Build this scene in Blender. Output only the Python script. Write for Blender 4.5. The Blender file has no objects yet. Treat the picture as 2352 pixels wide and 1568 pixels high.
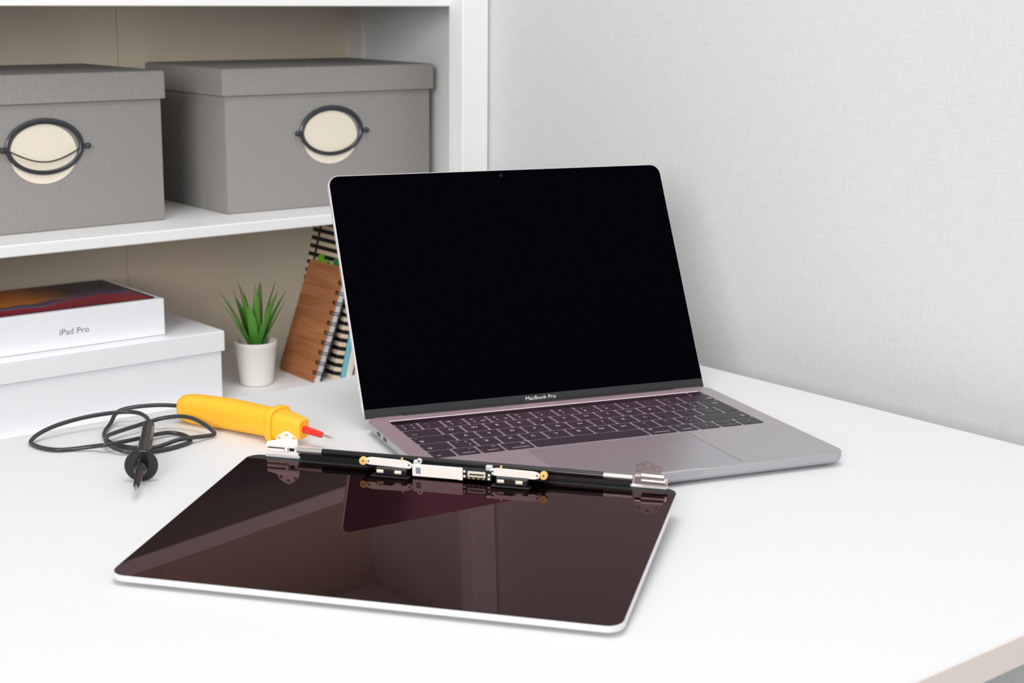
import bpy, bmesh, math, random
from mathutils import Vector, Matrix, Euler
S = bpy.context.scene
C = S.collection
PI = math.pi
TZ = 0.75                       # height of the desk top above the floor
random.seed(4)

# ------------------------------------------------------------------ camera
F_PX, YAW, PITCH, ROLL, CAM_H = 3631.07, 0.69711, 0.21801, 0.00882, 0.33937
cam = bpy.data.cameras.new('camera'); cam_o = bpy.data.objects.new('camera', cam); C.objects.link(cam_o)
cam.sensor_width = 36.0; cam.lens = F_PX / 2352 * 36.0; cam.clip_start = 0.05
fw = Vector((math.sin(YAW)*math.cos(PITCH), math.cos(YAW)*math.cos(PITCH), -math.sin(PITCH)))
rt = Vector((math.cos(YAW), -math.sin(YAW), 0)); up = rt.cross(fw)
r2 = rt*math.cos(ROLL) + up*math.sin(ROLL); u2 = -rt*math.sin(ROLL) + up*math.cos(ROLL)
cam_o.matrix_world = Matrix(((r2.x, u2.x, -fw.x, 0), (r2.y, u2.y, -fw.y, 0), (r2.z, u2.z, -fw.z, TZ+CAM_H), (0, 0, 0, 1)))
cam.dof.use_dof = True; cam.dof.focus_distance = 1.20; cam.dof.aperture_fstop = 13.0
S.camera = cam_o

# ------------------------------------------------------------------ light
W = bpy.data.worlds.new('room_light'); S.world = W; W.use_nodes = True
bg = W.node_tree.nodes['Background']; bg.inputs[0].default_value = (1.0, 0.992, 0.985, 1); bg.inputs[1].default_value = 0.50
def area(name, loc, target, sx, sy, power, col=(1, 1, 1)):
    l = bpy.data.lights.new(name, 'AREA'); l.shape = 'RECTANGLE'; l.size = sx; l.size_y = sy; l.energy = power; l.color = col
    o = bpy.data.objects.new(name, l); C.objects.link(o); o.location = loc
    o.rotation_euler = (Vector(target) - Vector(loc)).to_track_quat('-Z', 'Y').to_euler(); return o
area('front_left_light', (-1.45, -0.75, 1.65), (0.8, 1.1, 0.8), 1.0, 1.0, 48, (1, 0.995, 0.985))  # soft area light from the front left, its source out of view
area('ceiling_light', (0.42, 0.58, 2.55), (0.42, 0.58, 0.75), 1.0, 1.0, 15, (1, 0.995, 0.985))
vs = S.view_settings; vs.view_transform = 'Standard'; vs.look = 'None'; vs.exposure = 0.0; vs.gamma = 1.0; vs.use_curve_mapping = False

# ------------------------------------------------------------------ materials
def srgb(r, g, b):
    f = lambda c: (c/255/12.92) if c/255 <= 0.04045 else ((c/255+0.055)/1.055)**2.4
    return (f(r), f(g), f(b), 1)
def mat(name, col, rough=0.5, metal=0.0, spec=0.5, coat=0.0, sss=0.0):
    m = bpy.data.materials.new(name); m.use_nodes = True
    b = m.node_tree.nodes['Principled BSDF']
    b.inputs['Base Color'].default_value = col; b.inputs['Roughness'].default_value = rough
    b.inputs['Metallic'].default_value = metal; b.inputs['Specular IOR Level'].default_value = spec
    b.inputs['Coat Weight'].default_value = coat
    if sss: b.inputs['Subsurface Weight'].default_value = sss
    return m
def N(m, t, **kw):
    n = m.node_tree.nodes.new(t)
    for k, v in kw.items(): setattr(n, k, v)
    return n
def L(m, a, b): m.node_tree.links.new(a, b)
def bsdf(m): return m.node_tree.nodes['Principled BSDF']
def coords(m, scale=(1, 1, 1), rot=(0, 0, 0), kind='Object'):
    tc = N(m, 'ShaderNodeTexCoord'); mp = N(m, 'ShaderNodeMapping'); L(m, tc.outputs[kind], mp.inputs[0])
    mp.inputs['Scale'].default_value = scale; mp.inputs['Rotation'].default_value = rot; return mp.outputs[0]
def ramp(m, fac, stops):
    r = N(m, 'ShaderNodeValToRGB'); L(m, fac, r.inputs[0]); e = r.color_ramp.elements
    while len(e) < len(stops): e.new(0.5)
    for i, (p, c) in enumerate(stops): e[i].position = p; e[i].color = c
    return r.outputs[0]
def bump(m, h, strength, dist):
    b = N(m, 'ShaderNodeBump'); b.inputs['Strength'].default_value = strength; b.inputs['Distance'].default_value = dist
    L(m, h, b.inputs['Height']); L(m, b.outputs[0], bsdf(m).inputs['Normal'])
def noise(m, vec, scale, detail=3, rough=0.5):
    n = N(m, 'ShaderNodeTexNoise'); L(m, vec, n.inputs['Vector']); n.inputs['Scale'].default_value = scale
    n.inputs['Detail'].default_value = detail; n.inputs['Roughness'].default_value = rough; return n.outputs['Fac']

def m_wallpaper():
    m = mat('wallpaper', srgb(226, 225, 223), 0.75, spec=0.25)
    a = noise(m, coords(m, (1, 60, 700)), 1.0, 2); b = noise(m, coords(m, (1, 700, 60)), 1.0, 2)
    mx = N(m, 'ShaderNodeMath', operation='ADD'); L(m, a, mx.inputs[0]); L(m, b, mx.inputs[1])
    hv = N(m, 'ShaderNodeMath', operation='MULTIPLY'); L(m, mx.outputs[0], hv.inputs[0]); hv.inputs[1].default_value = 0.5
    L(m, ramp(m, hv.outputs[0], [(0.3, srgb(210, 211, 212)), (0.7, srgb(220, 221, 222))]), bsdf(m).inputs['Base Color'])
    bump(m, hv.outputs[0], 0.35, 0.0006); return m
def m_fabric(name, c0, c1):
    m = mat(name, c0, 0.85, spec=0.2)
    v = coords(m)
    outs = []
    for ax in ((1, 1, 0.0), (0.0, 0.0, 1)):
        mp = N(m, 'ShaderNodeMapping'); L(m, v, mp.inputs[0]); mp.inputs['Scale'].default_value = ax
        dt = N(m, 'ShaderNodeVectorMath', operation='DOT_PRODUCT'); L(m, mp.outputs[0], dt.inputs[0]); dt.inputs[1].default_value = (1, 1, 1)
        nn = noise(m, v, 300, 2)
        ad = N(m, 'ShaderNodeMath', operation='MULTIPLY_ADD'); L(m, nn, ad.inputs[0]); ad.inputs[1].default_value = 1.6
        ml = N(m, 'ShaderNodeMath', operation='MULTIPLY'); L(m, dt.outputs['Value'], ml.inputs[0]); ml.inputs[1].default_value = 2*PI/0.0026
        L(m, ml.outputs[0], ad.inputs[2])
        sn = N(m, 'ShaderNodeMath', operation='SINE'); L(m, ad.outputs[0], sn.inputs[0]); outs.append(sn.outputs[0])
    mu = N(m, 'ShaderNodeMath', operation='MULTIPLY'); L(m, outs[0], mu.inputs[0]); L(m, outs[1], mu.inputs[1])
    ad = N(m, 'ShaderNodeMath', operation='MULTIPLY_ADD'); L(m, mu.outputs[0], ad.inputs[0]); ad.inputs[1].default_value = 0.26
    nz = N(m, 'ShaderNodeMath', operation='MULTIPLY_ADD'); L(m, noise(m, v, 420, 3, 0.6), nz.inputs[0]); nz.inputs[1].default_value = 0.4; nz.inputs[2].default_value = 0.3
    L(m, nz.outputs[0], ad.inputs[2])
    L(m, ramp(m, ad.outputs[0], [(0.15, c0), (0.85, c1)]), bsdf(m).inputs['Base Color'])
    bump(m, ad.outputs[0], 0.5, 0.0005); return m
def m_carpet():
    m = mat('carpet', srgb(150, 150, 146), 0.95, spec=0.1)
    n = noise(m, coords(m), 900, 3, 0.7)
    L(m, ramp(m, n, [(0.3, srgb(96, 97, 94)), (0.7, srgb(150, 150, 146))]), bsdf(m).inputs['Base Color']); bump(m, n, 0.8, 0.002); return m
def m_wood():
    m = mat('wood_cover', srgb(165, 98, 52), 0.6, spec=0.25)
    n = noise(m, coords(m, (30, 12, 420)), 1.0, 4, 0.6); n2 = noise(m, coords(m, (5, 6, 60)), 1.0, 2)
    ad = N(m, 'ShaderNodeMath', operation='MULTIPLY_ADD'); L(m, n, ad.inputs[0]); ad.inputs[1].default_value = 0.5
    hf = N(m, 'ShaderNodeMath', operation='MULTIPLY'); L(m, n2, hf.inputs[0]); hf.inputs[1].default_value = 0.5
    L(m, hf.outputs[0], ad.inputs[2])
    L(m, ramp(m, ad.outputs[0], [(0.3, srgb(140, 86, 50)), (0.5, srgb(178, 116, 74)), (0.68, srgb(202, 142, 94))]), bsdf(m).inputs['Base Color']); return m
def m_stripes():
    m = mat('striped_cover', srgb(225, 205, 180), 0.5, spec=0.3)
    tc = coords(m, (1, 1, 1)); sp = N(m, 'ShaderNodeSeparateXYZ'); L(m, tc, sp.inputs[0])
    ml = N(m, 'ShaderNodeMath', operation='MULTIPLY'); L(m, sp.outputs[2], ml.inputs[0]); ml.inputs[1].default_value = 1/0.0094
    fr = N(m, 'ShaderNodeMath', operation='FRACT'); L(m, ml.outputs[0], fr.inputs[0])
    gt = N(m, 'ShaderNodeMath', operation='GREATER_THAN'); L(m, fr.outputs[0], gt.inputs[0]); gt.inputs[1].default_value = 0.5
    L(m, ramp(m, gt.outputs[0], [(0.0, srgb(228, 208, 184)), (1.0, srgb(22, 20, 22))]), bsdf(m).inputs['Base Color']); return m
def m_print():
    m = mat('colour_print', srgb(60, 20, 40), 0.35, spec=0.4)
    v = coords(m)
    nd = N(m, 'ShaderNodeTexNoise'); L(m, v, nd.inputs['Vector']); nd.inputs['Scale'].default_value = 16; nd.inputs['Detail'].default_value = 3
    sp = N(m, 'ShaderNodeSeparateXYZ'); L(m, v, sp.inputs[0])
    a = N(m, 'ShaderNodeMath', operation='MULTIPLY_ADD'); L(m, sp.outputs[1], a.inputs[0]); a.inputs[1].default_value = 7.0; a.inputs[2].default_value = -0.22
    b = N(m, 'ShaderNodeMath', operation='MULTIPLY_ADD'); L(m, nd.outputs['Fac'], b.inputs[0]); b.inputs[1].default_value = 0.55; L(m, a.outputs[0], b.inputs[2])
    lo = ramp(m, b.outputs[0], [(0.06, srgb(150, 16, 60)), (0.26, srgb(200, 36, 66)), (0.33, srgb(120, 136, 168)), (0.42, srgb(80, 70, 110)), (0.5, srgb(230, 150, 26)), (0.9, srgb(196, 92, 30))])
    ri = ramp(m, b.outputs[0], [(0.06, srgb(130, 18, 44)), (0.34, srgb(190, 36, 60)), (0.44, srgb(96, 80, 124)), (0.6, srgb(54, 38, 66)), (0.8, srgb(26, 18, 30)), (1.0, srgb(18, 14, 20))])
    xr = N(m, 'ShaderNodeMapRange'); L(m, sp.outputs[0], xr.inputs[0]); xr.inputs[1].default_value = 0.02; xr.inputs[2].default_value = 0.075
    mx = N(m, 'ShaderNodeMixRGB'); L(m, xr.outputs[0], mx.inputs[0]); L(m, lo, mx.inputs[1]); L(m, ri, mx.inputs[2])
    L(m, mx.outputs[0], bsdf(m).inputs['Base Color']); return m
def m_leaf():
    m = mat('leaf_green', srgb(70, 140, 50), 0.4, spec=0.4)
    v = coords(m); sp = N(m, 'ShaderNodeSeparateXYZ'); L(m, v, sp.inputs[0])
    mr = N(m, 'ShaderNodeMapRange'); L(m, sp.outputs[2], mr.inputs[0]); mr.inputs[1].default_value = 0.04; mr.inputs[2].default_value = 0.112
    L(m, ramp(m, mr.outputs[0], [(0.0, srgb(56, 122, 44)), (0.45, srgb(96, 160, 62)), (0.78, srgb(110, 150, 70)), (1.0, srgb(110, 78, 66))]), bsdf(m).inputs['Base Color']); return m
def m_screen(name, tint, gain, base=(0.0006, 0.0006, 0.0012, 1), sub=0.038):
    # black glass with an anti-reflective coating: weak at normal incidence, stronger and purple at grazing angles
    m = bpy.data.materials.new(name); m.use_nodes = True; nt = m.node_tree; nt.nodes.clear()
    out = nt.nodes.new('ShaderNodeOutputMaterial'); d = nt.nodes.new('ShaderNodeBsdfDiffuse'); g = nt.nodes.new('ShaderNodeBsdfGlossy')
    d.inputs[0].default_value = base; g.inputs['Roughness'].default_value = 0.0; g.inputs[0].default_value = tint
    fr = nt.nodes.new('ShaderNodeFresnel'); fr.inputs[0].default_value = 1.5
    s1 = nt.nodes.new('ShaderNodeMath'); s1.operation = 'SUBTRACT'; s1.inputs[1].default_value = sub; s1.use_clamp = True
    s2 = nt.nodes.new('ShaderNodeMath'); s2.operation = 'MULTIPLY'; s2.inputs[1].default_value = gain; s2.use_clamp = True
    mx = nt.nodes.new('ShaderNodeMixShader')
    L(m, fr.outputs[0], s1.inputs[0]); L(m, s1.outputs[0], s2.inputs[0]); L(m, s2.outputs[0], mx.inputs[0])
    L(m, d.outputs[0], mx.inputs[1]); L(m, g.outputs[0], mx.inputs[2]); L(m, mx.outputs[0], out.inputs[0]); return m

M = dict(
    wallpaper=m_wallpaper(), plaster=mat('plaster', srgb(225, 224, 221), 0.8), carpet=m_carpet(),
    white=mat('white_laminate', srgb(243, 243, 243), 0.45), desk=mat('desk_laminate', srgb(226, 227, 229), 0.5, spec=0.3),
    edge=mat('desk_edge_band', srgb(240, 228, 222), 0.5), backboard=mat('backboard', srgb(228, 214, 194), 0.6, spec=0.25),  # backboard: warm shade inside the white bookcase is put into its colour
    side=mat('shelf_side', srgb(222, 222, 222), 0.5),
    fabric=m_fabric('grey_fabric', srgb(126, 124, 122), srgb(176, 173, 170)),
    dark_metal=mat('dark_metal', srgb(74, 76, 80), 0.35, metal=0.7), cream=mat('cream_card', srgb(240, 230, 212), 0.7, spec=0.2),
    card=mat('white_card', srgb(250, 250, 255), 0.55, spec=0.3), grey_ink=mat('grey_ink', srgb(110, 112, 118), 0.6),
    print=m_print(), print_edge=mat('black_print_edge', srgb(24, 20, 26), 0.4),
    alu=mat('space_grey_aluminium', srgb(190, 187, 191), 0.42, metal=0.85), pad=mat('trackpad_glass', srgb(186, 184, 190), 0.34, metal=0.8),
    alu_light=mat('aluminium_rim', srgb(226, 226, 228), 0.4, metal=0.4),
    key=mat('black_key', srgb(34, 31, 40), 0.4, spec=0.35), legend=mat('key_legend', srgb(215, 213, 220), 0.6),  # key: slight purple reflection of the screen is mixed into the black
    touch=mat('touch_bar_glass', srgb(20, 18, 22), 0.12, spec=0.3), black=mat('black_plastic', srgb(22, 23, 25), 0.35, spec=0.4),
    rubber=mat('black_rubber', srgb(30, 30, 32), 0.6, spec=0.3), cable=mat('cable_rubber', srgb(50, 51, 54), 0.32, spec=0.5),
    bezel=mat('bezel_grey', srgb(46, 47, 49), 0.5, spec=0.25), white_ink=mat('white_ink', srgb(225, 226, 230), 0.6),
    screen=m_screen('laptop_screen_glass', (0.97, 0.46, 0.62, 1), 14.0, (0.0011, 0.0011, 0.0024, 1), sub=0.046), screen2=m_screen('loose_screen_glass', (1.0, 0.64, 0.68, 1), 0.95, (0.0025, 0.0012, 0.0012, 1)),
    lens=mat('webcam_lens', srgb(12, 11, 18), 0.25, spec=0.2),
    silver=mat('polished_steel', srgb(196, 192, 188), 0.32, metal=0.8), plate=mat('lit_metal_plate', srgb(252, 247, 240), 0.4, metal=0.0), gold=mat('gold_contact', srgb(255, 208, 128), 0.35, metal=0.1),  # plate: overexposed shine of polished metal, painted as flat white
    pcb=mat('circuit_board', srgb(26, 34, 40), 0.4), ivory=mat('ivory_plastic', srgb(226, 218, 196), 0.5), steel=mat('dull_steel', srgb(136, 130, 127), 0.4, metal=0.7), chip=mat('chip_window', srgb(140, 146, 168), 0.3),
    yellow=mat('yellow_plastic', srgb(255, 188, 44), 0.42, spec=0.4, sss=0.0), red=mat('red_plastic', srgb(238, 44, 36), 0.35), pin=mat('steel_pin', srgb(190, 184, 172), 0.3, metal=0.9),
    gloss=mat('glossy_black_plastic', srgb(20, 20, 22), 0.18, spec=0.5),
    pot=mat('pot_ceramic', srgb(240, 237, 230), 0.5), soil=mat('black_soil', srgb(26, 26, 30), 0.95), leaf=m_leaf(),
    wood=m_wood(), stripes=m_stripes(), paper=mat('paper_pages', srgb(232, 228, 232), 0.8, spec=0.1), wire=mat('black_wire', srgb(26, 22, 24), 0.4),
    blue=mat('sky_blue_cover', srgb(118, 190, 212), 0.5), cream_book=mat('cream_cover', srgb(226, 222, 208), 0.6), green1=mat('lime_paper', srgb(110, 186, 30), 0.6), green2=mat('green_paper', srgb(32, 140, 62), 0.6),
    pink_page=mat('warm_pages', srgb(232, 216, 198), 0.8), kraft=mat('dark_board', srgb(36, 34, 36), 0.6),
)

# ------------------------------------------------------------------ helpers (all sizes in millimetres, meshes stored in metres)
def link(name, bm, mats, parent=None, smooth=False, loc=None, rot=None, angle=35):
    me = bpy.data.meshes.new(name); bmesh.ops.recalc_face_normals(bm, faces=bm.faces)
    bmesh.ops.scale(bm, vec=(0.001,)*3, verts=bm.verts); bm.to_mesh(me); bm.free()
    for m in (mats if isinstance(mats, (list, tuple)) else [mats]): me.materials.append(M[m])
    if smooth:
        me.shade_smooth()
        if angle: me.set_sharp_from_angle(angle=math.radians(angle))
    o = bpy.data.objects.new(name, me); C.objects.link(o)
    if parent: o.parent = parent
    if loc: o.location = [c/1000 for c in loc]
    if rot: o.rotation_euler = rot
    return o
def tag(o, label, cat, group=None, kind=None):
    o['label'] = label; o['category'] = cat
    if group: o['group'] = group
    if kind: o['kind'] = kind
    return o
def struct(o, label, cat): return tag(o, label, cat, kind='structure')
def thing(name, loc, label, cat, rot=(0, 0, 0), group=None):
    o = bpy.data.objects.new(name, None); C.objects.link(o); o.empty_display_size = 0.05
    o.location = (loc[0]/1000, loc[1]/1000, loc[2]/1000 + TZ); o.rotation_euler = rot
    return tag(o, label, cat, group)
def box(bm, x0, x1, y0, y1, z0, z1, bev=0, seg=1, mi=0):
    g = bmesh.ops.create_cube(bm, size=1)
    for v in g['verts']:
        v.co = Vector((x0 + (v.co.x+.5)*(x1-x0), y0 + (v.co.y+.5)*(y1-y0), z0 + (v.co.z+.5)*(z1-z0)))
    fs = list({f for v in g['verts'] for f in v.link_faces})
    for f in fs: f.material_index = mi
    if bev:
        es = list({e for v in g['verts'] for e in v.link_edges})
        r = bmesh.ops.bevel(bm, geom=es, offset=bev, segments=seg, affect='EDGES', profile=0.5)
        for f in r['faces']: f.material_index = mi
    return bm
def BX(*a, **k): return box(bmesh.new(), *a, **k)
def rring(w, d, r, seg=5, x0=0.0, y0=0.0, ins=0.0):
    pts = []; r = max(r-ins, 0.05); xa, xb, ya, yb = x0+ins, x0+w-ins, y0+ins, y0+d-ins
    for cx, cy, a0 in ((xb-r, ya+r, -PI/2), (xb-r, yb-r, 0), (xa+r, yb-r, PI/2), (xa+r, ya+r, PI)):
        for i in range(seg+1):
            a = a0 + PI/2*i/seg; pts.append((cx + r*math.cos(a), cy + r*math.sin(a)))
    return pts
def loft(bm, rings, caps=True, mi=0, closed=True):
    vr = [[bm.verts.new(p) for p in ring] for ring in rings]; n = len(vr[0]); fs = []
    for a, b in zip(vr, vr[1:]):
        for i in range(n if closed else n-1):
            j = (i+1) % n; fs.append(bm.faces.new((a[i], a[j], b[j], b[i])))
    if caps: fs.append(bm.faces.new(vr[0][::-1])); fs.append(bm.faces.new(vr[-1]))
    for f in fs: f.material_index = mi
    return vr
def slab(w, d, z0, z1, r, seg=5, x0=0, y0=0, cham=0.3, bm=None, mi=0):
    bm = bm or bmesh.new()
    R_ = lambda ins, z: [(x, y, z) for x, y in rring(w, d, r, seg, x0, y0, ins)]
    rings = [R_(cham, z0), R_(0, z0+cham), R_(0, z1-cham), R_(cham, z1)] if cham else [R_(0, z0), R_(0, z1)]
    loft(bm, rings, mi=mi); return bm
def cyl(bm, a, b, ra, rb=None, seg=16, mi=0, stations=None):
    a, b = Vector(a), Vector(b); d = (b-a).normalized(); t = Vector((0, 0, 1)) if abs(d.z) < .9 else Vector((1, 0, 0))
    u = d.cross(t).normalized(); w = u.cross(d)
    st = stations or [(0, ra), (1, ra if rb is None else rb)]
    loft(bm, [[a + (b-a)*s + u*r*math.cos(2*PI*i/seg) + w*r*math.sin(2*PI*i/seg) for i in range(seg)] for s, r in st], mi=mi)
    return bm
def smooth_path(pts, sub=6):
    P = [Vector(p) for p in pts]; P = [P[0]*2-P[1]] + P + [P[-1]*2-P[-2]]; out = []
    for i in range(1, len(P)-2):
        a, b, c, d = P[i-1:i+3]
        for k in range(sub):
            t = k/sub; out.append(0.5*((2*b) + (c-a)*t + (2*a-5*b+4*c-d)*t*t + (3*b-a-3*c+d)*t**3))
    out.append(P[-2]); return out
def tube(bm, pts, r, seg=10, closed=False, mi=0, caps=True):
    P = [Vector(p) for p in pts]; n = len(P); rings = []; u = None
    for i in range(n):
        d = (P[(i+1) % n]-P[i-1]) if closed else (P[min(i+1, n-1)]-P[max(i-1, 0)])
        d.normalize()
        if u is None: u = d.orthogonal().normalized()
        u = (u - d*u.dot(d)).normalized(); w = d.cross(u)
        rr = r(i/(n-1)) if callable(r) else r
        rings.append([P[i] + u*rr*math.cos(2*PI*k/seg) + w*rr*math.sin(2*PI*k/seg) for k in range(seg)])
    if closed: rings.append(rings[0])
    loft(bm, rings, caps=caps and not closed, mi=mi)
    if closed: bmesh.ops.remove_doubles(bm, verts=bm.verts, dist=1e-5)
    return bm
def lathe(bm, prof, seg=40, mi=0, c=(0, 0, 0)):
    loft(bm, [[(c[0]+r*math.cos(2*PI*i/seg), c[1]+r*math.sin(2*PI*i/seg), c[2]+z) for i in range(seg)] for r, z in prof], mi=mi); return bm
def plate_holes(outer, holes, t, axis='y', at=0.0):
    """flat plate with round holes; outline given in two axes, thickness t along the third"""
    bm = bmesh.new(); edges = []
    for lp in [outer] + holes:
        vs_ = [bm.verts.new((p[0], 0, p[1]) if axis == 'y' else (p[0], p[1], 0)) for p in lp]
        edges += [bm.edges.new((vs_[i], vs_[(i+1) % len(vs_)])) for i in range(len(vs_))]
    r = bmesh.ops.triangle_fill(bm, use_beauty=True, use_dissolve=False, edges=edges)
    fs = [g for g in r['geom'] if isinstance(g, bmesh.types.BMFace)]
    ex = bmesh.ops.extrude_face_region(bm, geom=fs)
    off = Vector((0, t, 0)) if axis == 'y' else Vector((0, 0, t))
    bmesh.ops.translate(bm, vec=off, verts=[g for g in ex['geom'] if isinstance(g, bmesh.types.BMVert)])
    bmesh.ops.translate(bm, vec=(0, at, 0) if axis == 'y' else (0, 0, at), verts=bm.verts)
    return bm
def clipped(w, d, r, seg, x0, y0, lo=None, hi=None):
    ring = rring(w, d, r, seg, x0, y0); out = []
    n = len(ring); ins = lambda p: (lo is None or p[1] >= lo) and (hi is None or p[1] <= hi)
    for i in range(n):
        a, b = ring[i], ring[(i+1) % n]
        if ins(a): out.append(a)
        if ins(a) != ins(b):
            yy = lo if lo is not None and (a[1] < lo) != (b[1] < lo) else hi
            t = (yy-a[1])/(b[1]-a[1]); out.append((a[0]+(b[0]-a[0])*t, yy))
    return out
def prism(pts, z0, z1):
    bm = bmesh.new(); loft(bm, [[(x, y, z) for x, y in pts] for z in (z0, z1)]); return bm
def circ(x, z, r, n=14): return [(x+r*math.cos(2*PI*i/n), z+r*math.sin(2*PI*i/n)) for i in range(n)]
_tc = {}
def text_geo(body):
    if body not in _tc:
        cu = bpy.data.curves.new('t', 'FONT'); cu.body = body; cu.size = 1.0; cu.resolution_u = 3
        o = bpy.data.objects.new('t', cu); C.objects.link(o)
        dg = bpy.context.evaluated_depsgraph_get(); me = o.evaluated_get(dg).to_mesh()
        vs_ = [v.co.copy() for v in me.vertices]; fs = [tuple(p.vertices) for p in me.polygons]
        o.evaluated_get(dg).to_mesh_clear(); bpy.data.objects.remove(o); bpy.data.curves.remove(cu)
        _tc[body] = (vs_, fs)
    return _tc[body]
def add_text(bm, body, h, cx, cy, fn, mi=0, width=None, align='C', bold=0):
    """letters as flat geometry; h = em size, fn maps (x, y) to a point"""
    vs_, fs = text_geo(body)
    if not vs_: return bm
    x0 = min(v.x for v in vs_); x1 = max(v.x for v in vs_); y0 = min(v.y for v in vs_); y1 = max(v.y for v in vs_)
    sx = h if width is None else width/(x1-x0)
    ax = {'C': (x0+x1)/2, 'L': x0, 'R': x1}[align]
    nv = [bm.verts.new(fn(cx+(v.x-ax)*sx, cy+(v.y-(y0+y1)/2)*h)) for v in vs_]
    for f in fs:
        try: bm.faces.new([nv[i] for i in f]).material_index = mi
        except ValueError: pass
    return bm

# ------------------------------------------------------------------ the room
WX = 1124.0; WY = 1668.0; FLZ = -750.0
struct(link('floor', BX(-2600, WX+100, -2400, WY+100, FLZ-60, FLZ), 'carpet', loc=(0, 0, 750)), 'grey carpet floor under the desk', 'floor')
struct(link('wall_right', BX(WX, WX+100, -2400, WY+100, FLZ, 1950), 'wallpaper', loc=(0, 0, 750)), 'pale woven-textured wallpaper wall beside the desk', 'wall')
struct(link('wall_back', BX(-2600, WX, WY, WY+100, FLZ, 1950), 'plaster', loc=(0, 0, 750)), 'plain pale wall behind the bookcase', 'wall')

# ------------------------------------------------------------------ desk
DX0, DX1, DY0, DY1 = -520.0, 1058.2, 440.0, 1148.7
d = thing('desk', (270, 794, FLZ), 'white laminate desk with a beige edge under the laptop', 'desk')
def dl(x0, x1, y0, y1, z0, z1): return (x0-270, x1-270, y0-794, y1-794, z0-FLZ, z1-FLZ)
link('table_top', BX(*dl(DX0, DX1, DY0, DY1, -19, 0), bev=0.8), 'desk', d)
link('edge_band', BX(*dl(DX0, DX1, DY0-0.8, DY0+0.1, -18.6, -1.2)), 'edge', d)
for x in (DX0+30, DX1-70):
    for y in (DY0+40, DY1-90): link('leg', BX(*dl(x, x+50, y, y+50, FLZ, -18.9), bev=1.5), 'white', d)
for y in (DY1-75,): link('apron', BX(*dl(DX0+80, DX1-40.2, y, y+20, -90, -18.9)), 'white', d)
for x in (DX0+45,): link('apron', BX(*dl(x, x+20, DY0+90, DY1-90, -90, -18.9)), 'white', d)

# ------------------------------------------------------------------ bookcase
BX0, YF, YS, YB = 330.0, 1384.7, 1409.7, 1652.0
SX = 1116.0; STX = 1085.5
ZLOW, ZMID, ZTOP = -84.0, 105.5, 322.3
bc = thing('bookcase', (720, 1520, FLZ), 'white open bookcase with shelves of boxes, standing behind the desk', 'bookcase')
def bl(x0, x1, y0, y1, z0, z1): return (x0-720, x1-720, y0-1520, y1-1520, z0-FLZ, z1-FLZ)
link('side_panel', BX(*bl(SX, 1123.6, YF+20, YB, FLZ, 1100)), 'side', bc)
link('side_panel', BX(*bl(BX0, BX0+16, YF+20, YB, FLZ, 1100)), 'side', bc)
link('stile', BX(*bl(STX, 1121.7, YF, YS, FLZ, 1100), bev=0.8), 'white', bc)
link('stile', BX(*bl(BX0, BX0+36, YF, YS, FLZ, 1100), bev=0.8), 'white', bc)
for zt, th in ((ZLOW, 13), (ZMID, 11.5), (ZTOP+18, 18), (-420, 16), (620, 16), (1100, 16), (-690, 16)):
    link('shelf', BX(*bl(BX0+16, SX, YS, YB-4, zt-th, zt), bev=1.2, seg=2), 'white', bc)
link('back_panel', BX(*bl(BX0+8, 805.6, YB-4, YB, FLZ, 1100)), 'backboard', bc)
link('back_panel', BX(*bl(806.2, SX+4, YB-4, YB, FLZ, 1100)), 'backboard', bc)
link('corner_strip', BX(*bl(SX-4, SX, YB-34, YB-4, ZMID+0.2, ZTOP-0.2)), 'side', bc)

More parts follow.
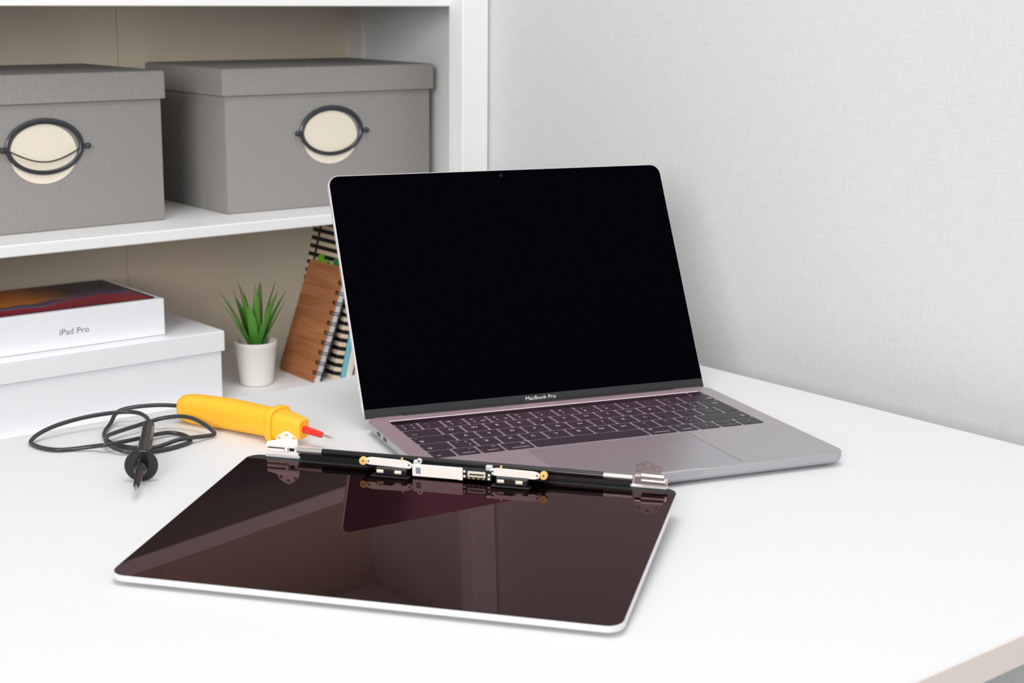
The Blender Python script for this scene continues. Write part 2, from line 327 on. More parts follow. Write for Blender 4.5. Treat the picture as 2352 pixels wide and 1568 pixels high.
# ------------------------------------------------------------------ grey fabric storage boxes
def storage_box(x, y, yaw, label, wire):
    W_, D_, H_, o = 262.0, 176.0, 148.5, 4.0        # body; the lid overhangs by o
    t = thing('storage_box', (x, y, ZMID+0.2), label, 'storage box', (0, 0, yaw), 'grey fabric storage boxes')
    link('box_body', BX(-W_/2, W_/2, 0, D_, 0, H_-3, bev=1.6, seg=2), 'fabric', t, True)
    bm = bmesh.new(); R_ = lambda i, z: [(px, py, z) for px, py in rring(W_+2*o, D_+2*o, 3, 3, -W_/2-o, -o, i)]
    loft(bm, [R_(2.6, H_-23), R_(0, H_-24), R_(0, H_+1.5), R_(0.9, H_+3.4), R_(3, H_+4)], caps=True)
    link('box_lid', bm, 'fabric', t, True)
    cx, cz = -2.0 if not wire else 3.0, 78.0
    lb = link('paper_label', plate_holes([(cx-1+35*math.cos(a)*(1 if abs(math.cos(a)) < .9 else .985), cz-2.5+29*math.sin(a)) for a in [2*PI*i/48 for i in range(48)]], [], -0.6, at=-0.15), 'cream', t, False)
    bm = bmesh.new(); n = 64; ring = []
    def er(a, e): return (cx+(38+e)*math.cos(a), cz+4.5+(25+e)*math.sin(a))
    prof = [(-2.1, -0.1), (-2.1, -1.6), (-0.9, -2.6), (0.9, -2.6), (2.1, -1.6), (2.1, -0.1)]
    rings = []
    for i in range(n):
        a = 2*PI*i/n; wd = 1.0+0.32*max(0, math.sin(a))
        rings.append([(er(a, e*wd)[0], yy-0.9, er(a, e*wd)[1]) for e, yy in prof])
    rings.append(rings[0]); loft(bm, rings, caps=False); bmesh.ops.remove_doubles(bm, verts=bm.verts, dist=1e-4)
    h = link('label_ring', bm, 'dark_metal', t, True)
    for sx in (-1, 1):
        bm = bmesh.new(); px = cx+sx*42.5
        cyl(bm, (px-sx*4, -3.6, cz+3.5), (px+sx*1.5, -3.6, cz+3.5), 2.1, seg=12)
        lathe_pts = [(0.0, 0.0)]
        bmesh.ops.create_uvsphere(bm, u_segments=12, v_segments=8, radius=3.0, matrix=Matrix.Translation((px+sx*1.5, -3.6, cz+3.5)))
        link('pivot_pin', bm, 'dark_metal', t, True)
    if wire:
        pts = [(cx-36+72*i/20, -3.2, cz+1.5-11.5*math.sin(PI*i/20)) for i in range(21)]
        link('wire_bail', tube(bmesh.new(), pts, 0.75, 8), 'dark_metal', t, True)
    return t
storage_box(968.0, 1466.5, math.radians(-1.6), 'grey fabric lidded box beside the right side of the bookcase, plain oval label', False)
storage_box(634.5, 1470.5, math.radians(1.2), 'grey fabric lidded box with a thin wire arc across its oval label', True)

# ------------------------------------------------------------------ white boxes on the lower shelf
t = thing('gift_box', (663, 1425.3, ZLOW+0.2), 'large plain white lidded box on the low shelf under a flatter box', 'box')
HB = -8.0-ZLOW-0.2
link('box_body', BX(-137, 137, 2, 158, 0, HB-1, bev=0.8), 'card', t)
bm = bmesh.new(); R_ = lambda i, z: [(px, py, z) for px, py in rring(280, 162, 1.2, 2, -140, -0.5, i)]
loft(bm, [R_(1.8, HB-20.5), R_(0, HB-21), R_(0, HB-0.6), R_(0.6, HB)])
link('box_lid', bm, 'card', t)
t = thing('tablet_box', (603.5, 1438.6, -7.9), 'flat white tablet box with a colourful printed top, lying on the larger white box', 'box', (0, 0, math.radians(-0.6)))
link('box_body', BX(-138, 138, 0, 141, 0, 39.4, bev=0.6), 'card', t)
link('base_seam', BX(-137.4, 137.4, -0.15, 0.3, 1.6, 2.2), 'grey_ink', t)
link('print_border', slab(264, 128.5, 39.4, 39.65, 5, 4, -131, 6.5, 0), 'print_edge', t)
link('printed_picture', slab(257, 121.5, 39.6, 39.8, 4, 4, -127.5, 10, 0), 'print', t, loc=(0, 0, 0))
link('lettering', add_text(bmesh.new(), 'iPad Pro', 8.4, 40.5, 18.4, lambda x, y: (x, -0.12, y), width=30.5), 'grey_ink', t)

# ------------------------------------------------------------------ potted plant
t = thing('potted_plant', (868, 1473, ZLOW+0.2), 'small spiky green succulent in a white pot on the low shelf', 'potted plant')
bm = lathe(bmesh.new(), [(16, 0), (17.4, 0.8), (18.2, 4), (22.6, 42), (23.2, 43.2), (23.2, 47.2), (22.6, 48), (21.2, 48), (20.6, 46.5), (19.8, 38), (4, 37)])
link('pot', bm, 'pot', t, True)
bm = bmesh.new(); bmesh.ops.create_circle(bm, cap_ends=True, radius=19.9, segments=28, matrix=Matrix.Translation((0, 0, 40)))
for f in bm.faces[:]:
    r = bmesh.ops.poke(bm, faces=[f], offset=3)
link('soil', bm, 'soil', t, True)
def leaf(az, lean, length, wid, base_r, droop):
    bm = bmesh.new(); n = 9; d = Vector((math.cos(az), math.sin(az), 0)); sd = Vector((-math.sin(az), math.cos(az), 0)); rings = []
    p = d*base_r + Vector((0, 0, 39)); ang = lean
    for i in range(n+1):
        s = i/n; w = wid*(0.62+1.5*s)*(1-s)**0.85 if s < .97 else 0.12
        w = max(w, 0.12); dr = d*math.sin(ang)+Vector((0, 0, math.cos(ang))); nr = d*math.cos(ang)-Vector((0, 0, math.sin(ang)))
        th = 0.9*(1-s)+0.1; cup = 0.35*w
        rings.append([p+sd*w-nr*cup, p+nr*th*.3, p-sd*w-nr*cup, p+nr*th*1.6])
        p = p + dr*length/n; ang += droop/n
    loft(bm, rings); return bm
# azimuths: the camera looks along about 50 degrees
specs = []
for k in range(6): specs.append((-2.35+k*2*PI/6, 0.30+0.05*(k % 3), 60+5*((k*7) % 4), 6.4, 4.5, 0.16))
for k in range(5): specs.append((-1.9+k*2*PI/5, 0.17+0.05*(k % 2), 68+5*((k*5) % 3), 6.2, 3, 0.10))
for k in range(3): specs.append((-1.2+k*2*PI/3, 0.06+0.04*k, 76-5*k, 4.8, 1.5, 0.05))
specs += [(2.75, 0.5, 58, 3.6, 4, 0.05), (-0.55, 0.5, 64, 3.8, 4, 0.0), (2.45, 0.33, 70, 3.4, 4, -0.12)]
for sp in specs: link('leaf', leaf(*sp), 'leaf', t, True, angle=60)

# ------------------------------------------------------------------ books leaning on the low shelf
def leaning(name, x, y, label, cat='notebook', lean=19.5):
    return thing(name, (x, y, ZLOW+0.3), label, cat, (0, math.radians(lean), math.radians(-3)))
t = leaning('notebook', 918, 1437, 'wood-covered spiral notebook with green page tabs, leaning beside the plant')
bm = slab(79, 131, 0, 1.2, 6, 4, 0, 0, 0.15)
def up_cover(bm, x):   # slab drawn flat (depth, height, thickness) -> standing on its edge
    for v in bm.verts: v.co = Vector((x+v.co.z, v.co.x, v.co.y))
    return bm
link('front_cover', up_cover(bm, 0), 'wood', t)
link('pages', BX(1.4, 8.6, 1.5, 77, 1.5, 129), 'paper', t)
link('back_cover', up_cover(slab(79, 131, 0, 1.2, 6, 4, 0, 0, 0.15), 8.8), 'kraft', t)
for k in range(10):
    z = 10+k*11.4
    for dz in (0, 2.6):
        pts = [(5.0+6.2*math.cos(a), 2.0-4.2*math.sin(a), z+dz) for a in [PI*2*i/16 for i in range(16)]]
        link('spiral_ring', tube(bmesh.new(), pts, 0.65, 6, closed=True), 'wire', t, True)
    link('punched_hole', BX(-0.06, 0.3, 4.2, 7.0, z-1, z+3.6), 'wire', t)
for y0, y1, z1, mt in ((57, 69, 139, 'green1'), (47, 57, 134.5, 'green1'), (25, 35, 139, 'green2')):
    link('page_tab', slab(y1-y0, z1-112, 0, 0.4, 2.5, 3, y0, 112, 0, None), mt, t).data.transform(Matrix(((0, 0, 1, 0.004), (1, 0, 0, 0), (0, 1, 0, 0), (0, 0, 0, 1))))
t = leaning('notebook', 943.5, 1437, 'tall notebook with black and cream stripes, leaning behind the wooden one', lean=14)
link('cover', up_cover(slab(104, 172, 0, 9.5, 3, 3, 0, 0, 0.5), 0), 'stripes', t)
link('elastic_strap', BX(-0.7, 10.2, 86, 90, 0.2, 172.4), 'kraft', t)
t = leaning('book', 954.5, 1437.5, 'pale blue and white book leaning between striped notebook and cream book', 'book', 15)
link('blue_cover', up_cover(slab(100, 120, 0, 7, 3.4, 3, 0, 0, 1.6), 0), 'blue', t, True)
link('white_cover', up_cover(slab(100, 118, 0, 9, 4, 3, 0.5, 0, 2.0), 7.0), 'cream_book', t, True)
t = leaning('book', 972.5, 1440, 'cream-paged book with black boards, leaning behind the laptop screen', 'book', 15)
link('back_board', up_cover(slab(92, 125, 0, 1.4, 1, 2, 0, 0, 0.2), 0), 'kraft', t)
link('pages', BX(1.4, 15, 2, 90, 1.2, 123), 'pink_page', t)
link('front_board', up_cover(slab(92, 125, 0, 1.4, 1, 2, 0, 0, 0.2), 15), 'kraft', t)

# ------------------------------------------------------------------ laptop
LW, LD, LT = 304.1, 212.4, 11.0
lap = thing('laptop', (617.1, 789.34, 0), 'open grey aluminium laptop with a black screen, standing on the desk', 'laptop', (0, 0, -0.3044))
WELL = (14.0, 92.0-0.9, 275.6, 107.2)            # x, y, width, depth of the keyboard recess
PADR = (LW/2-67, 4.2, 134.0, 83.4)
bm = bmesh.new()
def notch(x, y, k): return y + (k if y < 3 and abs(x-LW/2) < 34 else 0)*min(1.0, (34-abs(x-LW/2))/3.0)
def case_ring(ins, z, k=0.0):
    base = rring(LW, LD, 11, 7, 0, 0, ins); out = []
    n = len(base)
    for i, pt in enumerate(base):
        out.append(pt)
        nx = base[(i+1) % n]
        if i == n-1:                     # the straight front edge: extra points for the thumb notch
            for j in range(1, 60): out.append((pt[0]+(nx[0]-pt[0])*j/60, pt[1]+(nx[1]-pt[1])*j/60))
    return [(x, notch(x, y, k) if k else y, z) for x, y in out]
top = case_ring(0.5, LT, 1.8)
loft(bm, [case_ring(9, 1.6), case_ring(2.6, 2.6), case_ring(0.5, 5.0), case_ring(0, 6.5), case_ring(0, LT-0.6, 1.6), top], caps=False)
bm.faces.new([v for v in bm.verts][:len(top)])
vt = list(bm.verts)[-len(top):]; bm.verts.ensure_lookup_table()
edges = []
for a, b in zip(vt, vt[1:]+vt[:1]): edges.append(bm.edges.get((a, b)))
holes = []
for (x, y, w, dd), r in ((WELL, 2.0), (PADR, 2.5)):
    lp = [bm.verts.new((px, py, LT)) for px, py in rring(w, dd, r, 4, x, y)]
    holes.append(lp); edges += [bm.edges.new((lp[i], lp[(i+1) % len(lp)])) for i in range(len(lp))]
bmesh.ops.triangle_fill(bm, use_beauty=True, use_dissolve=False, edges=edges)
for lp, dep in zip(holes, (0.75, 0.5)):
    lo = [bm.verts.new((v.co.x, v.co.y, LT-dep)) for v in lp]; n = len(lp)
    for i in range(n): bm.faces.new((lp[i], lp[(i+1) % n], lo[(i+1) % n], lo[i]))
    bm.faces.new(lo)
link('base_case', bm, 'alu', lap, True, angle=25)
link('trackpad', slab(PADR[2]-0.7, PADR[3]-0.7, LT-0.5, LT-0.06, 2.3, 4, PADR[0]+.35, PADR[1]+.35, 0.1), 'pad', lap)
for y in (174.8-4.3, 159.5-4.3):
    bm = bmesh.new(); pts = rring(8.6, 2.8, 1.35, 4, y+6.3-4.3, 6.4)
    loft(bm, [[(-0.15, a, b) for a, b in pts], [(1.5, a, b) for a, b in pts]]); link('usb_port', bm, 'black', lap)
for x in (24, LW-24):
    for y in (22, LD-22): link('rubber_foot', lathe(bmesh.new(), [(7, 0), (7.6, 0.4), (7.6, 2.6)], 20, c=(x, y, 0)), 'rubber', lap, True)
# keyboard
U = 19.0; KX0 = 14.3; KY0 = 92.0; GAP = 2.1
kb = link('keyboard', BX(WELL[0]+.2, WELL[0]+WELL[2]-.2, WELL[1]+.2, WELL[1]+WELL[3]-.2, LT-0.74, LT-0.22), 'alu', lap)
def key_mesh(outline_fn, legs, cx, cy):
    bm = bmesh.new()
    loft(bm, [[(x-cx, y-cy, z) for x, y in outline_fn(i)] for i, z in ((0, LT-0.2), (0, LT+0.1), (0.3, LT+0.25))])
    for (s, x, y, h, al) in legs: add_text(bm, s, h, x-cx, y-cy, lambda a, b: (a, b, LT+0.27), mi=1, align=al)
    return bm
def key(x0, y0, w, h, legs):
    cx, cy = x0+w/2, y0+h/2
    link('key', key_mesh(lambda i: rring(w, h, 1.3, 2, x0, y0, i), [(s, x0+fx*w, y0+fy*h, hh, al) for s, fx, fy, hh, al in legs], cx, cy), ['key', 'legend'], kb, False, loc=(cx, cy, 0))
two = lambda a, b: [(a, .5, .70, 4.2, 'C'), (b, .5, .32, 4.2, 'C')]
def big(c): return [(c, .5, .56, 5.4, 'C')]
H_ = U-GAP
def row(r, items):
    x = KX0; y = KY0 + r*U
    for w, legs in items:
        if w < 0: x += -w*U; continue
        key(x+GAP/2, y+GAP/2-0.8, w*U-GAP, H_, legs); x += w*U
nums = [('!', '1', ''), ('@', '2', '"'), ('#', '3', '№'), ('$', '4', '%'), ('%', '5', ':'), ('^', '6', ','), ('&', '7', '.'), ('*', '8', ';'), ('(', '9', ''), (')', '0', ''), ('_', '-', ''), ('+', '=', '')]
def numkey(a, b, c):
    l = [(a, .30, .72, 4.0, 'C'), (b, .30, .32, 4.2, 'C')]
    return l + ([(c, .74, .34, 4.0, 'C')] if c else [])
row(4, [(1, [('±', .28, .72, 4, 'C'), ('§', .28, .30, 4, 'C'), (']', .72, .72, 4, 'C'), ('[', .72, .30, 4, 'C')])] + [(1, numkey(*n)) for n in nums] + [(1.5, [('⌫', .86, .3, 4.6, 'C')])])
row(3, [(1.5, [('⇥', .2, .3, 5, 'C')])] + [(1, big(c)) for c in 'QWERTYUIOP'] + [(1, two('{', '[')), (1, two('}', ']'))])
row(2, [(1.75, [('•', .1, .75, 3.4, 'C'), ('⇪', .16, .3, 5, 'C')])] + [(1, big(c) + ([('_', .5, .12, 4, 'C')] if c in 'FJ' else [])) for c in 'ASDFGHJKL'] + [(1, two(':', ';')), (1, two('"', "'")), (1, two('|', '\\'))])
row(1, [(1.25, [('⇧', .22, .3, 5, 'C')]), (1, [('~', .28, .72, 4, 'C'), ('`', .28, .3, 4, 'C'), ('[', .7, .72, 4, 'C'), (']', .74, .3, 4, 'C')])] + [(1, big(c)) for c in 'ZXCVBNM'] + [(1, two('<', ',')), (1, two('>', '.')), (1, two('?', '/')), (2.25, [('⇧', .88, .3, 5, 'C')])])
row(0, [(1, [('fn', .28, .26, 3.6, 'C')]), (1, [('⌃', .72, .76, 3.6, 'C'), ('control', .5, .26, 3.4, 'C')]), (1, [('⌥', .72, .76, 3.6, 'C'), ('option', .52, .26, 3.4, 'C')]),
        (1.25, [('⌘', .78, .76, 3.8, 'C'), ('command', .54, .26, 3.4, 'C')]), (5, []), (1.25, [('⌘', .22, .76, 3.8, 'C'), ('command', .46, .26, 3.4, 'C')]), (1, [('⌥', .28, .76, 3.6, 'C'), ('option', .48, .26, 3.4, 'C')]),
        (1, [('◂', .5, .5, 4, 'C')]), (-1, None), (1, [('▸', .5, .5, 4, 'C')])])
ax = KX0+12.5*U
key(ax+GAP/2, KY0+GAP/2-0.8+H_/2+.25, U-GAP, H_/2-.25, [('▴', .5, .5, 3.4, 'C')]); key(ax+GAP/2, KY0+GAP/2-0.8, U-GAP, H_/2-.25, [('▾', .5, .5, 3.4, 'C')])
# the L-shaped return key
rx0, rx1, rx2 = KX0+13.5*U+GAP/2, KX0+13.75*U+GAP/2, KX0+14.5*U-GAP/2
ry0, ry1, ry2 = KY0+2*U+GAP/2-.8, KY0+3*U+GAP/2-.8, KY0+4*U-GAP/2-.8
def ret(i): return [(rx1+i, ry0+i), (rx2-i, ry0+i), (rx2-i, ry2-i), (rx0+i, ry2-i), (rx0+i, ry1+i), (rx1+i, ry1+i)]
link('key', key_mesh(ret, [('↩', (rx1+rx2)/2, ry1+9, 5, 'C')], rx1, ry0), ['key', 'legend'], kb, False, loc=(rx1, ry0, 0))
ty = KY0+5*U-0.4
link('touch_bar', slab(KX0+14.5*U-14.6-KX0, 9.6, LT-0.2, LT+0.1, 1.2, 3, KX0+0.6, ty, 0.15), 'touch', kb)
link('key', slab(12.0, 9.6, LT-0.2, LT+0.1, 1.2, 3, KX0+14.5*U-13, ty, 0.15), 'touch', kb)
bm = bmesh.new(); loft(bm, [[(WELL[0]+1.5+dx, WELL[1]+WELL[3]+dy, z) for dx in (0, WELL[2]-3)] for dy, z in ((-0.55, LT-0.25), (0.05, LT+0.03), (0.9, LT+0.03), (0.9, LT-0.2))], caps=False, closed=False)
link('recess_rim', bm, 'alu_light', kb)  # rear chamfer; the light it catches is painted in with paler metal
# lid: local y runs up the lid, z faces the user
HA = 1.0855
lid = link('lid', slab(LW, 205.6, -4.8, -0.15, 9.5, 8, 0, -2.0, 0.7), 'alu_light', lap, True, loc=(0, 214.6, 10.9), rot=(HA, 0, 0))
link('screen_glass', prism(clipped(LW-1.7, 220, 8.6, 8, 0.85, -17.2, lo=6.4), -0.3, 0.1), 'screen', lid)
bm = bmesh.new(); box(bm, 0.85, LW-0.85, -1.2, 6.5, -0.3, 0.04); box(bm, 31.5, 272.5, -4.6, -1.0, -3.0, 0.02)
link('bottom_bezel', bm, 'bezel', lid)
link('lettering', add_text(bmesh.new(), 'MacBook Pro', 4.3, 152.0, 3.3, lambda x, y: (x, y, 0.09), width=27.0), 'white_ink', lid)
link('webcam', lathe(bmesh.new(), [(1.6, 0.08), (1.6, 0.14)], 20, c=(LW/2, 198.3, 0)), 'lens', lid)
link('hinge_barrel', cyl(bmesh.new(), (31.5, 212.6, 8.6), (272.5, 212.6, 8.6), 3.6, seg=20), 'black', lap, True)

# ------------------------------------------------------------------ loose display assembly lying in front of the laptop
PD = 209.76
dp = thing('display_assembly', (377.46, 815.99, 2.26), 'loose laptop display panel lying face up on the desk, hinges exposed', 'laptop display', (0.0622, 0, -0.94105))
link('back_shell', slab(LW, PD, 0.0, 4.2, 10, 8, 0, 0, 0.8), 'alu_light', dp, True)
link('screen_glass', prism(clipped(LW-1.6, PD-1.6, 9.2, 8, 0.8, 0.8, hi=201.3), 4.0, 4.5), 'screen2', dp)
bmz = prism(clipped(LW-1.2, PD-1.2, 9.4, 8, 0.6, 0.6, lo=201.3), 4.0, 4.5)
link('bottom_bezel', bmz, 'bezel', dp)
link('hinge_rail', BX(38, 273, 206.4, 209.4, 4.4, 8.6, bev=0.4), 'black', dp)
link('hinge_bar', cyl(bmesh.new(), (55.5, 207, 11), (254, 207, 10.9), 2.35, seg=20), 'gloss', dp, True)
link('hinge_tube', cyl(bmesh.new(), (37, 207, 10.9), (55.6, 207, 11), 2.0, seg=18), 'silver', dp, True)
link('hinge_tube', cyl(bmesh.new(), (253.9, 207, 10.9), (273.5, 207, 10.8), 2.0, seg=18), 'silver', dp, True)
link('hinge_mount', BX(13, 39, 205.6, 209.6, 4.3, 7.2, bev=0.8), 'alu_light', dp)
link('hinge_mount', BX(272, 297, 205.6, 209.6, 4.3, 6.8, bev=0.8), 'alu_light', dp)
# left hinge
hg = link('hinge', plate_holes([(14, 7.0), (37.4, 7.0), (37.4, 17.6), (36.2, 19.6), (30.4, 23.8), (28.4, 23.9), (22.6, 20.6), (21.0, 17.0), (14.8, 15.6)], [circ(22.9+0.9, 19.0, 1.2), circ(29.2, 21.4, 1.2), circ(34.7, 19.4, 1.2)], 1.2, at=206.6), 'plate', dp)
link('hinge_block', BX(14.6, 28.0, 204.6, 206.7, 9.2, 11.4, bev=0.3), 'plate', hg)
link('hinge_block', BX(14.6, 36.8, 204.6, 206.7, 12.6, 15.0, bev=0.3), 'plate', hg)
link('hinge_block', BX(28.4, 30.6, 204.4, 206.7, 9.0, 13.2, bev=0.3), 'plate', hg)
link('hinge_slot', BX(31.2, 34.8, 206.2, 206.65, 9.9, 11.9), 'wire', hg)
link('hinge_slot', BX(15.4, 28.0, 206.2, 206.65, 11.4, 12.6), 'wire', hg)
# right hinge
hg = link('hinge', plate_holes([(274.6, 6.6), (296.6, 6.6), (296.8, 10.2), (292.6, 12.0), (292.2, 19.6), (284.2, 23.1), (283.0, 23.1), (276.0, 20.3), (275.2, 15.0)], [circ(277.9, 18.2, 1.35), circ(283.6, 20.0, 1.35), circ(289.8, 18.0, 1.35)], 1.2, at=206.6), 'steel', dp)
link('hinge_cylinder', cyl(bmesh.new(), (279.8, 205.0, 13.7), (294.6, 205.0, 13.4), 1.75, seg=16), 'silver', hg, True)
link('hinge_cylinder', cyl(bmesh.new(), (279.8, 204.8, 10.4), (295.6, 204.8, 10.2), 1.55, seg=16), 'silver', hg, True)
link('hinge_block', BX(294.4, 297.0, 204.0, 207, 8.4, 12.4, bev=0.4), 'silver', hg)
link('hinge_block', BX(275.0, 279.6, 204.6, 206.8, 12.4, 13.8, bev=0.3), 'silver', hg)
# flat-cable carrier, spring holders and covers
link('cable_carrier', BX(90, 217, 193.4, 206.6, 8.6, 10.4, bev=0.3), 'black', dp)
def cover(x0, x1, ring_x, flip):
    c = link('cable_cover', plate_holes([(x0, 13.0), (x0+1.2, 15.2), (x0+4, 15.9), (x1-5, 15.4), (x1-2.2, 14.6), (x1-.2, 13.2), (x1, 11.6), (x1-1.4, 10.0), (x1-5, 10.2), (x0+3.4, 10.8), (x0+.8, 11.4)] if not flip else
                [(x0, 12.8), (x0+1.6, 14.8), (x0+5, 15.4), (x1-4, 15.0), (x1-1.4, 14.4), (x1, 12.6), (x1-1, 10.6), (x1-4, 9.8), (x0+5, 10.2), (x0+1, 11)], [circ(x0+2.2, 13.0, .75, 10), circ(x1-2.0, 12.4, .75, 10)], 1.2, at=191.6), 'plate', dp)
    link('screw_recess', BX(x0+1, x0+3.4, 192.4, 192.7, 11.9, 14.1), 'wire', c); link('screw_recess', BX(x1-3.2, x1-.8, 192.4, 192.7, 11.3, 13.5), 'wire', c)
    rg = bmesh.new(); n = 24
    loft(rg, [[(ring_x+r*math.cos(2*PI*i/n), y, 12.8+r*math.sin(2*PI*i/n)) for i in range(n)] for r, y in ((0.7, 192.0), (0.7, 191.2), (2.6, 191.2), (2.8, 191.6), (2.8, 193.4))], caps=False)
    link('gold_ring', rg, 'gold', c, True)
    link('gold_post', BX((x1-7 if not flip else x0+8)-.7, (x1-7 if not flip else x0+8)+.7, 191.8, 193, 15.2, 17.2, bev=.2), 'gold', c)
    return c
cover(92.2, 125.3, 90.6, False); cover(179.4, 214.0, 216.4, True)
def spring(x0, x1):
    s = link('spring_holder', BX(x0, x1, 187.2, 194, 5.6, 10.2, bev=0.8, seg=2), 'black', dp)
    link('holder_clip', BX(x0+1.4, x0+12, 186.9, 188, 9.0, 10.6, bev=0.3), 'bezel', s)
    for a in (x0+1.6, x0+14.2): link('roller', cyl(bmesh.new(), (a, 187.0, 8.4), (a+4.6, 187.0, 8.4), 1.25, seg=12), 'ivory', s, True)
    link('holder_foot', BX(x0-2.6, x1+2.2, 184.6, 190.5, 4.55, 5.9, bev=0.5), 'black', s)
spring(100.6, 122.6); spring(184.6, 206.6)
sh = link('board_shield', BX(126.0, 161.2, 190.0, 191.6, 5.6, 14.1, bev=0.5, seg=2), 'plate', dp)
link('shield_window', BX(128.6, 132.0, 189.9, 190.2, 7.6, 12.0), 'chip', sh)
link('shield_fold', BX(158.4, 161.4, 189.6, 190.3, 5.6, 13.4, bev=0.2), 'plate', sh)
pb = link('circuit_board', BX(161.0, 181.0, 191.2, 192.4, 6.4, 13.2), 'pcb', dp)
link('connector', BX(164.6, 177.0, 190.2, 191.3, 8.2, 12.2, bev=.3), 'ivory', pb)
link('connector_slot', BX(166, 175.8, 190.1, 190.4, 9.7, 10.7), 'pcb', pb)
for x, z in ((162.3, 8.2), (162.3, 11.6), (179.2, 7.6), (179.4, 10.2)): link('solder_pad', BX(x-.8, x+.8, 190.8, 191.3, z-.8, z+.8, bev=.2), 'plate', pb)
for x in (165.5, 168.5, 172, 175.5): link('solder_joint', BX(x-.5, x+.5, 190.9, 191.3, 6.7, 7.5, bev=.15), 'gold', pb)
rg = bmesh.new(); n = 20
loft(rg, [[(130.2+r*math.cos(2*PI*i/n), y, 15.4+r*math.sin(2*PI*i/n)) for i in range(n)] for r, y in ((0.8, 193.0), (0.8, 192.2), (1.7, 192.2), (2.0, 192.8), (2.0, 194.0))], caps=False)
link('screw_eyelet', rg, 'alu_light', dp, True)
link('cable_clamp', BX(126, 129, 193, 196, 10.2, 15.6, bev=.4), 'alu_light', dp)
link('cable_clamp', BX(176.5, 181, 193, 196, 10.2, 16.0, bev=.4), 'alu_light', dp)

# ------------------------------------------------------------------ test lead: yellow probe, cable, black probe
t = thing('test_lead', (560, 1050, 0), 'voltage tester with a yellow probe and a black probe joined by a coiled cable', 'test lead')
def rel(p): return (p[0]-560, p[1]-1050, p[2])
def sweep(stations, seg=28):
    """stations: centre, half width, half height, squareness"""
    bm = bmesh.new(); P = [Vector(rel(s[0])) for s in stations]; rings = []
    for i, s in enumerate(stations):
        d = (P[min(i+1, len(P)-1)]-P[max(i-1, 0)]).normalized(); u = d.cross(Vector((0, 0, 1))).normalized(); w = u.cross(d)
        e = s[3]; ring = []
        for k in range(seg):
            a = 2*PI*k/seg; c, sn = math.cos(a), math.sin(a)
            ring.append(P[i] + u*s[1]*math.copysign(abs(c)**(2/e), c) + w*s[2]*math.copysign(abs(sn)**(2/e), sn))
        rings.append(ring)
    loft(bm, rings); return bm
A = [Vector(v) for v in ((584.5, 1109, 11.6), (602.3, 1063.3, 12.7), (615.1, 1012.9, 13.6), (624.0, 990.6, 12.6), (629.6, 974.5, 10.6), (633.6, 965.2, 9.6))]
def ax_(s):     # s: 0..5 along the axis points
    i = min(int(s), 4); f = s-i; return A[i].lerp(A[i+1], f)
hd = link('yellow_handle', sweep([(ax_(-.02), 4.5, 5.0, 2.3), (ax_(0.0), 7.2, 8.2, 2.5), (ax_(.06), 8.8, 10.4, 2.6), (ax_(.2), 9.8, 11.6, 2.6), (ax_(.45), 10.6, 12.2, 2.6), (ax_(1), 10.8, 12.2, 2.6), (ax_(1.5), 10.4, 11.6, 2.6), (ax_(1.93), 10.4, 11.4, 2.6)]), 'yellow', t, True, angle=50)
link('finger_guard', sweep([(ax_(1.93), 13.0, 13.0, 3.6), (ax_(1.945), 13.6, 13.6, 3.6), (ax_(2.03), 13.6, 13.6, 3.6), (ax_(2.06), 13.0, 13.0, 3.6)]), 'yellow', hd, True, angle=40)
link('nose', sweep([(ax_(2.0), 10.6, 10.8, 4), (ax_(2.3), 10.2, 10.4, 4), (ax_(2.8), 7.6, 8.4, 5), (ax_(2.97), 6.6, 7.6, 5), (ax_(3.0), 6.0, 7.0, 5)]), 'yellow', hd, True, angle=40)
link('red_sleeve', sweep([(ax_(2.95), 2.9, 2.9, 2), (ax_(3.9), 2.5, 2.5, 2), (ax_(4.0), 2.1, 2.1, 2)], 18), 'red', t, True, angle=40)
link('steel_tip', sweep([(ax_(3.9), 0.95, 0.95, 2), (ax_(4.7), 0.85, 0.85, 2), (ax_(5.0), 0.2, 0.2, 2)], 12), 'pin', t, True)
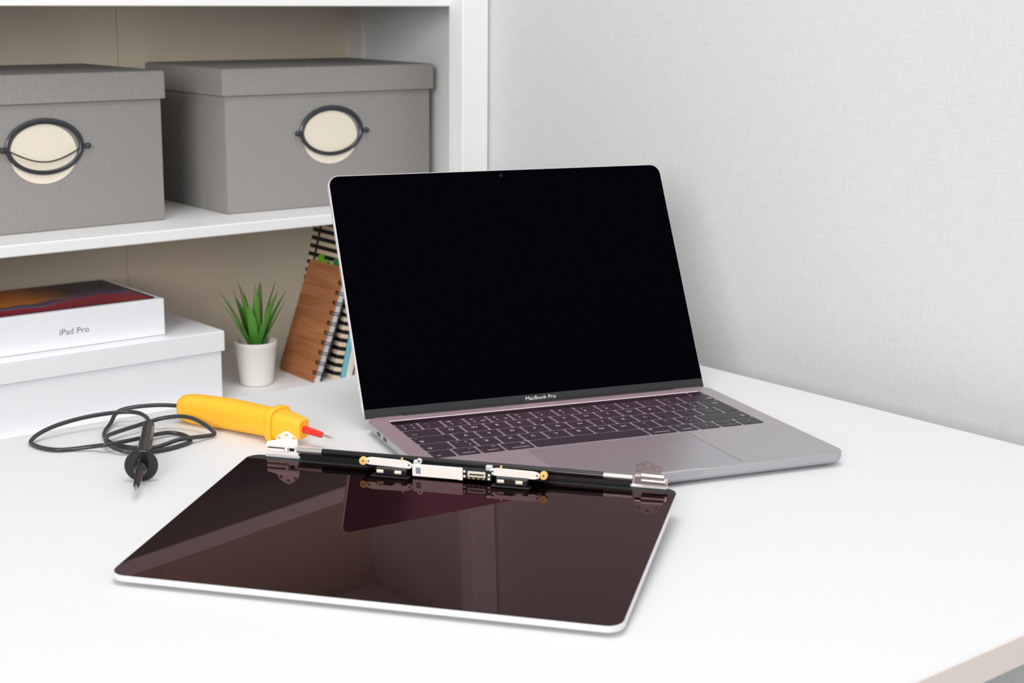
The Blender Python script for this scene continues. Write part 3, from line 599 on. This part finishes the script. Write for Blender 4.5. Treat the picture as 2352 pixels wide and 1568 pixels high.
cab = [(587.6, 1113.5, 11), (572.2, 1120.2, 13), (556.3, 1127.3, 13), (545.3, 1133.5, 11), (539.3, 1135.1, 8), (529.9, 1125.0, 4), (519.5, 1113.4, 2), (512.2, 1099.2, 2), (508.4, 1082.7, 2), (510.2, 1069.8, 2), (515.4, 1058.2, 2), (521.1, 1051.4, 2), (528.7, 1048.4, 2), (536.9, 1048.2, 3), (546.7, 1047.1, 5), (557.5, 1046.4, 5), (572.5, 1049.4, 3), (580.5, 1051.0, 3), (580.1, 1056, 6), (578.2, 1066.3, 9), (575.1, 1078.1, 11), (569.7, 1087.9, 11), (560, 1097.1, 9), (549.8, 1099.8, 7), (531, 1096.5, 6), (518.1, 1092.8, 5.5), (508.6, 1086.2, 6), (501.7, 1074.2, 6), (499.8, 1061.1, 5), (504, 1051.6, 3), (510.6, 1047, 2), (515.5, 1042.4, 2), (523.6, 1040.4, 2), (534.2, 1039.6, 2), (547.7, 1042.3, 2), (557.5, 1047.2, 2), (562, 1060.1, 2), (561.1, 1070.8, 2), (554.2, 1075.7, 3), (543, 1074, 4), (525.6, 1067.3, 5.5), (506.2, 1064.9, 6), (495.7, 1065.3, 6), (492.2, 1073.3, 4), (478.9, 1083, 2), (468.2, 1088.4, 2), (462, 1100.1, 2), (460.4, 1114.6, 2), (463.4, 1121.3, 3), (471.4, 1125.1, 6), (486.3, 1128, 9), (505, 1128.8, 11), (522.8, 1127, 12), (539.8, 1123.1, 12), (547.7, 1113.9, 12), (547, 1097.6, 12), (541.3, 1079.8, 11)]
link('cable', tube(bmesh.new(), smooth_path([rel(c) for c in cab], 6), 1.65, 12), 'cable', t, True, angle=0)
B0, B1, B2 = Vector(rel((539.5, 1078.5, 11.2))), Vector(rel((486, 985.5, 12.0))), Vector(rel((459.5, 943, 8.5)))
bh = link('black_handle', cyl(bmesh.new(), B0, B1, 0, seg=8, stations=[(0, 3.6), (.02, 4.6), (.5, 5.0), (1, 5.6)]), 'gloss', t, False)
link('finger_guard', cyl(bmesh.new(), B1-(B1-B0)*.0, B1+(B2-B1)*.07, 0, seg=40, stations=[(0, 11.0), (.2, 11.6), (.8, 11.6), (1, 11.0)]), 'gloss', bh, True)
link('tip_sleeve', cyl(bmesh.new(), B1, B1+(B2-B1)*.82, 0, seg=20, stations=[(0, 5.0), (.28, 4.8), (.34, 3.6), (.4, 2.6), (.98, 2.2), (1, 1.8)]), 'gloss', bh, True)
link('steel_tip', cyl(bmesh.new(), B1+(B2-B1)*.8, B2, 0, seg=12, stations=[(0, 1.1), (.7, 1.0), (1, .25)]), 'pin', t, True)
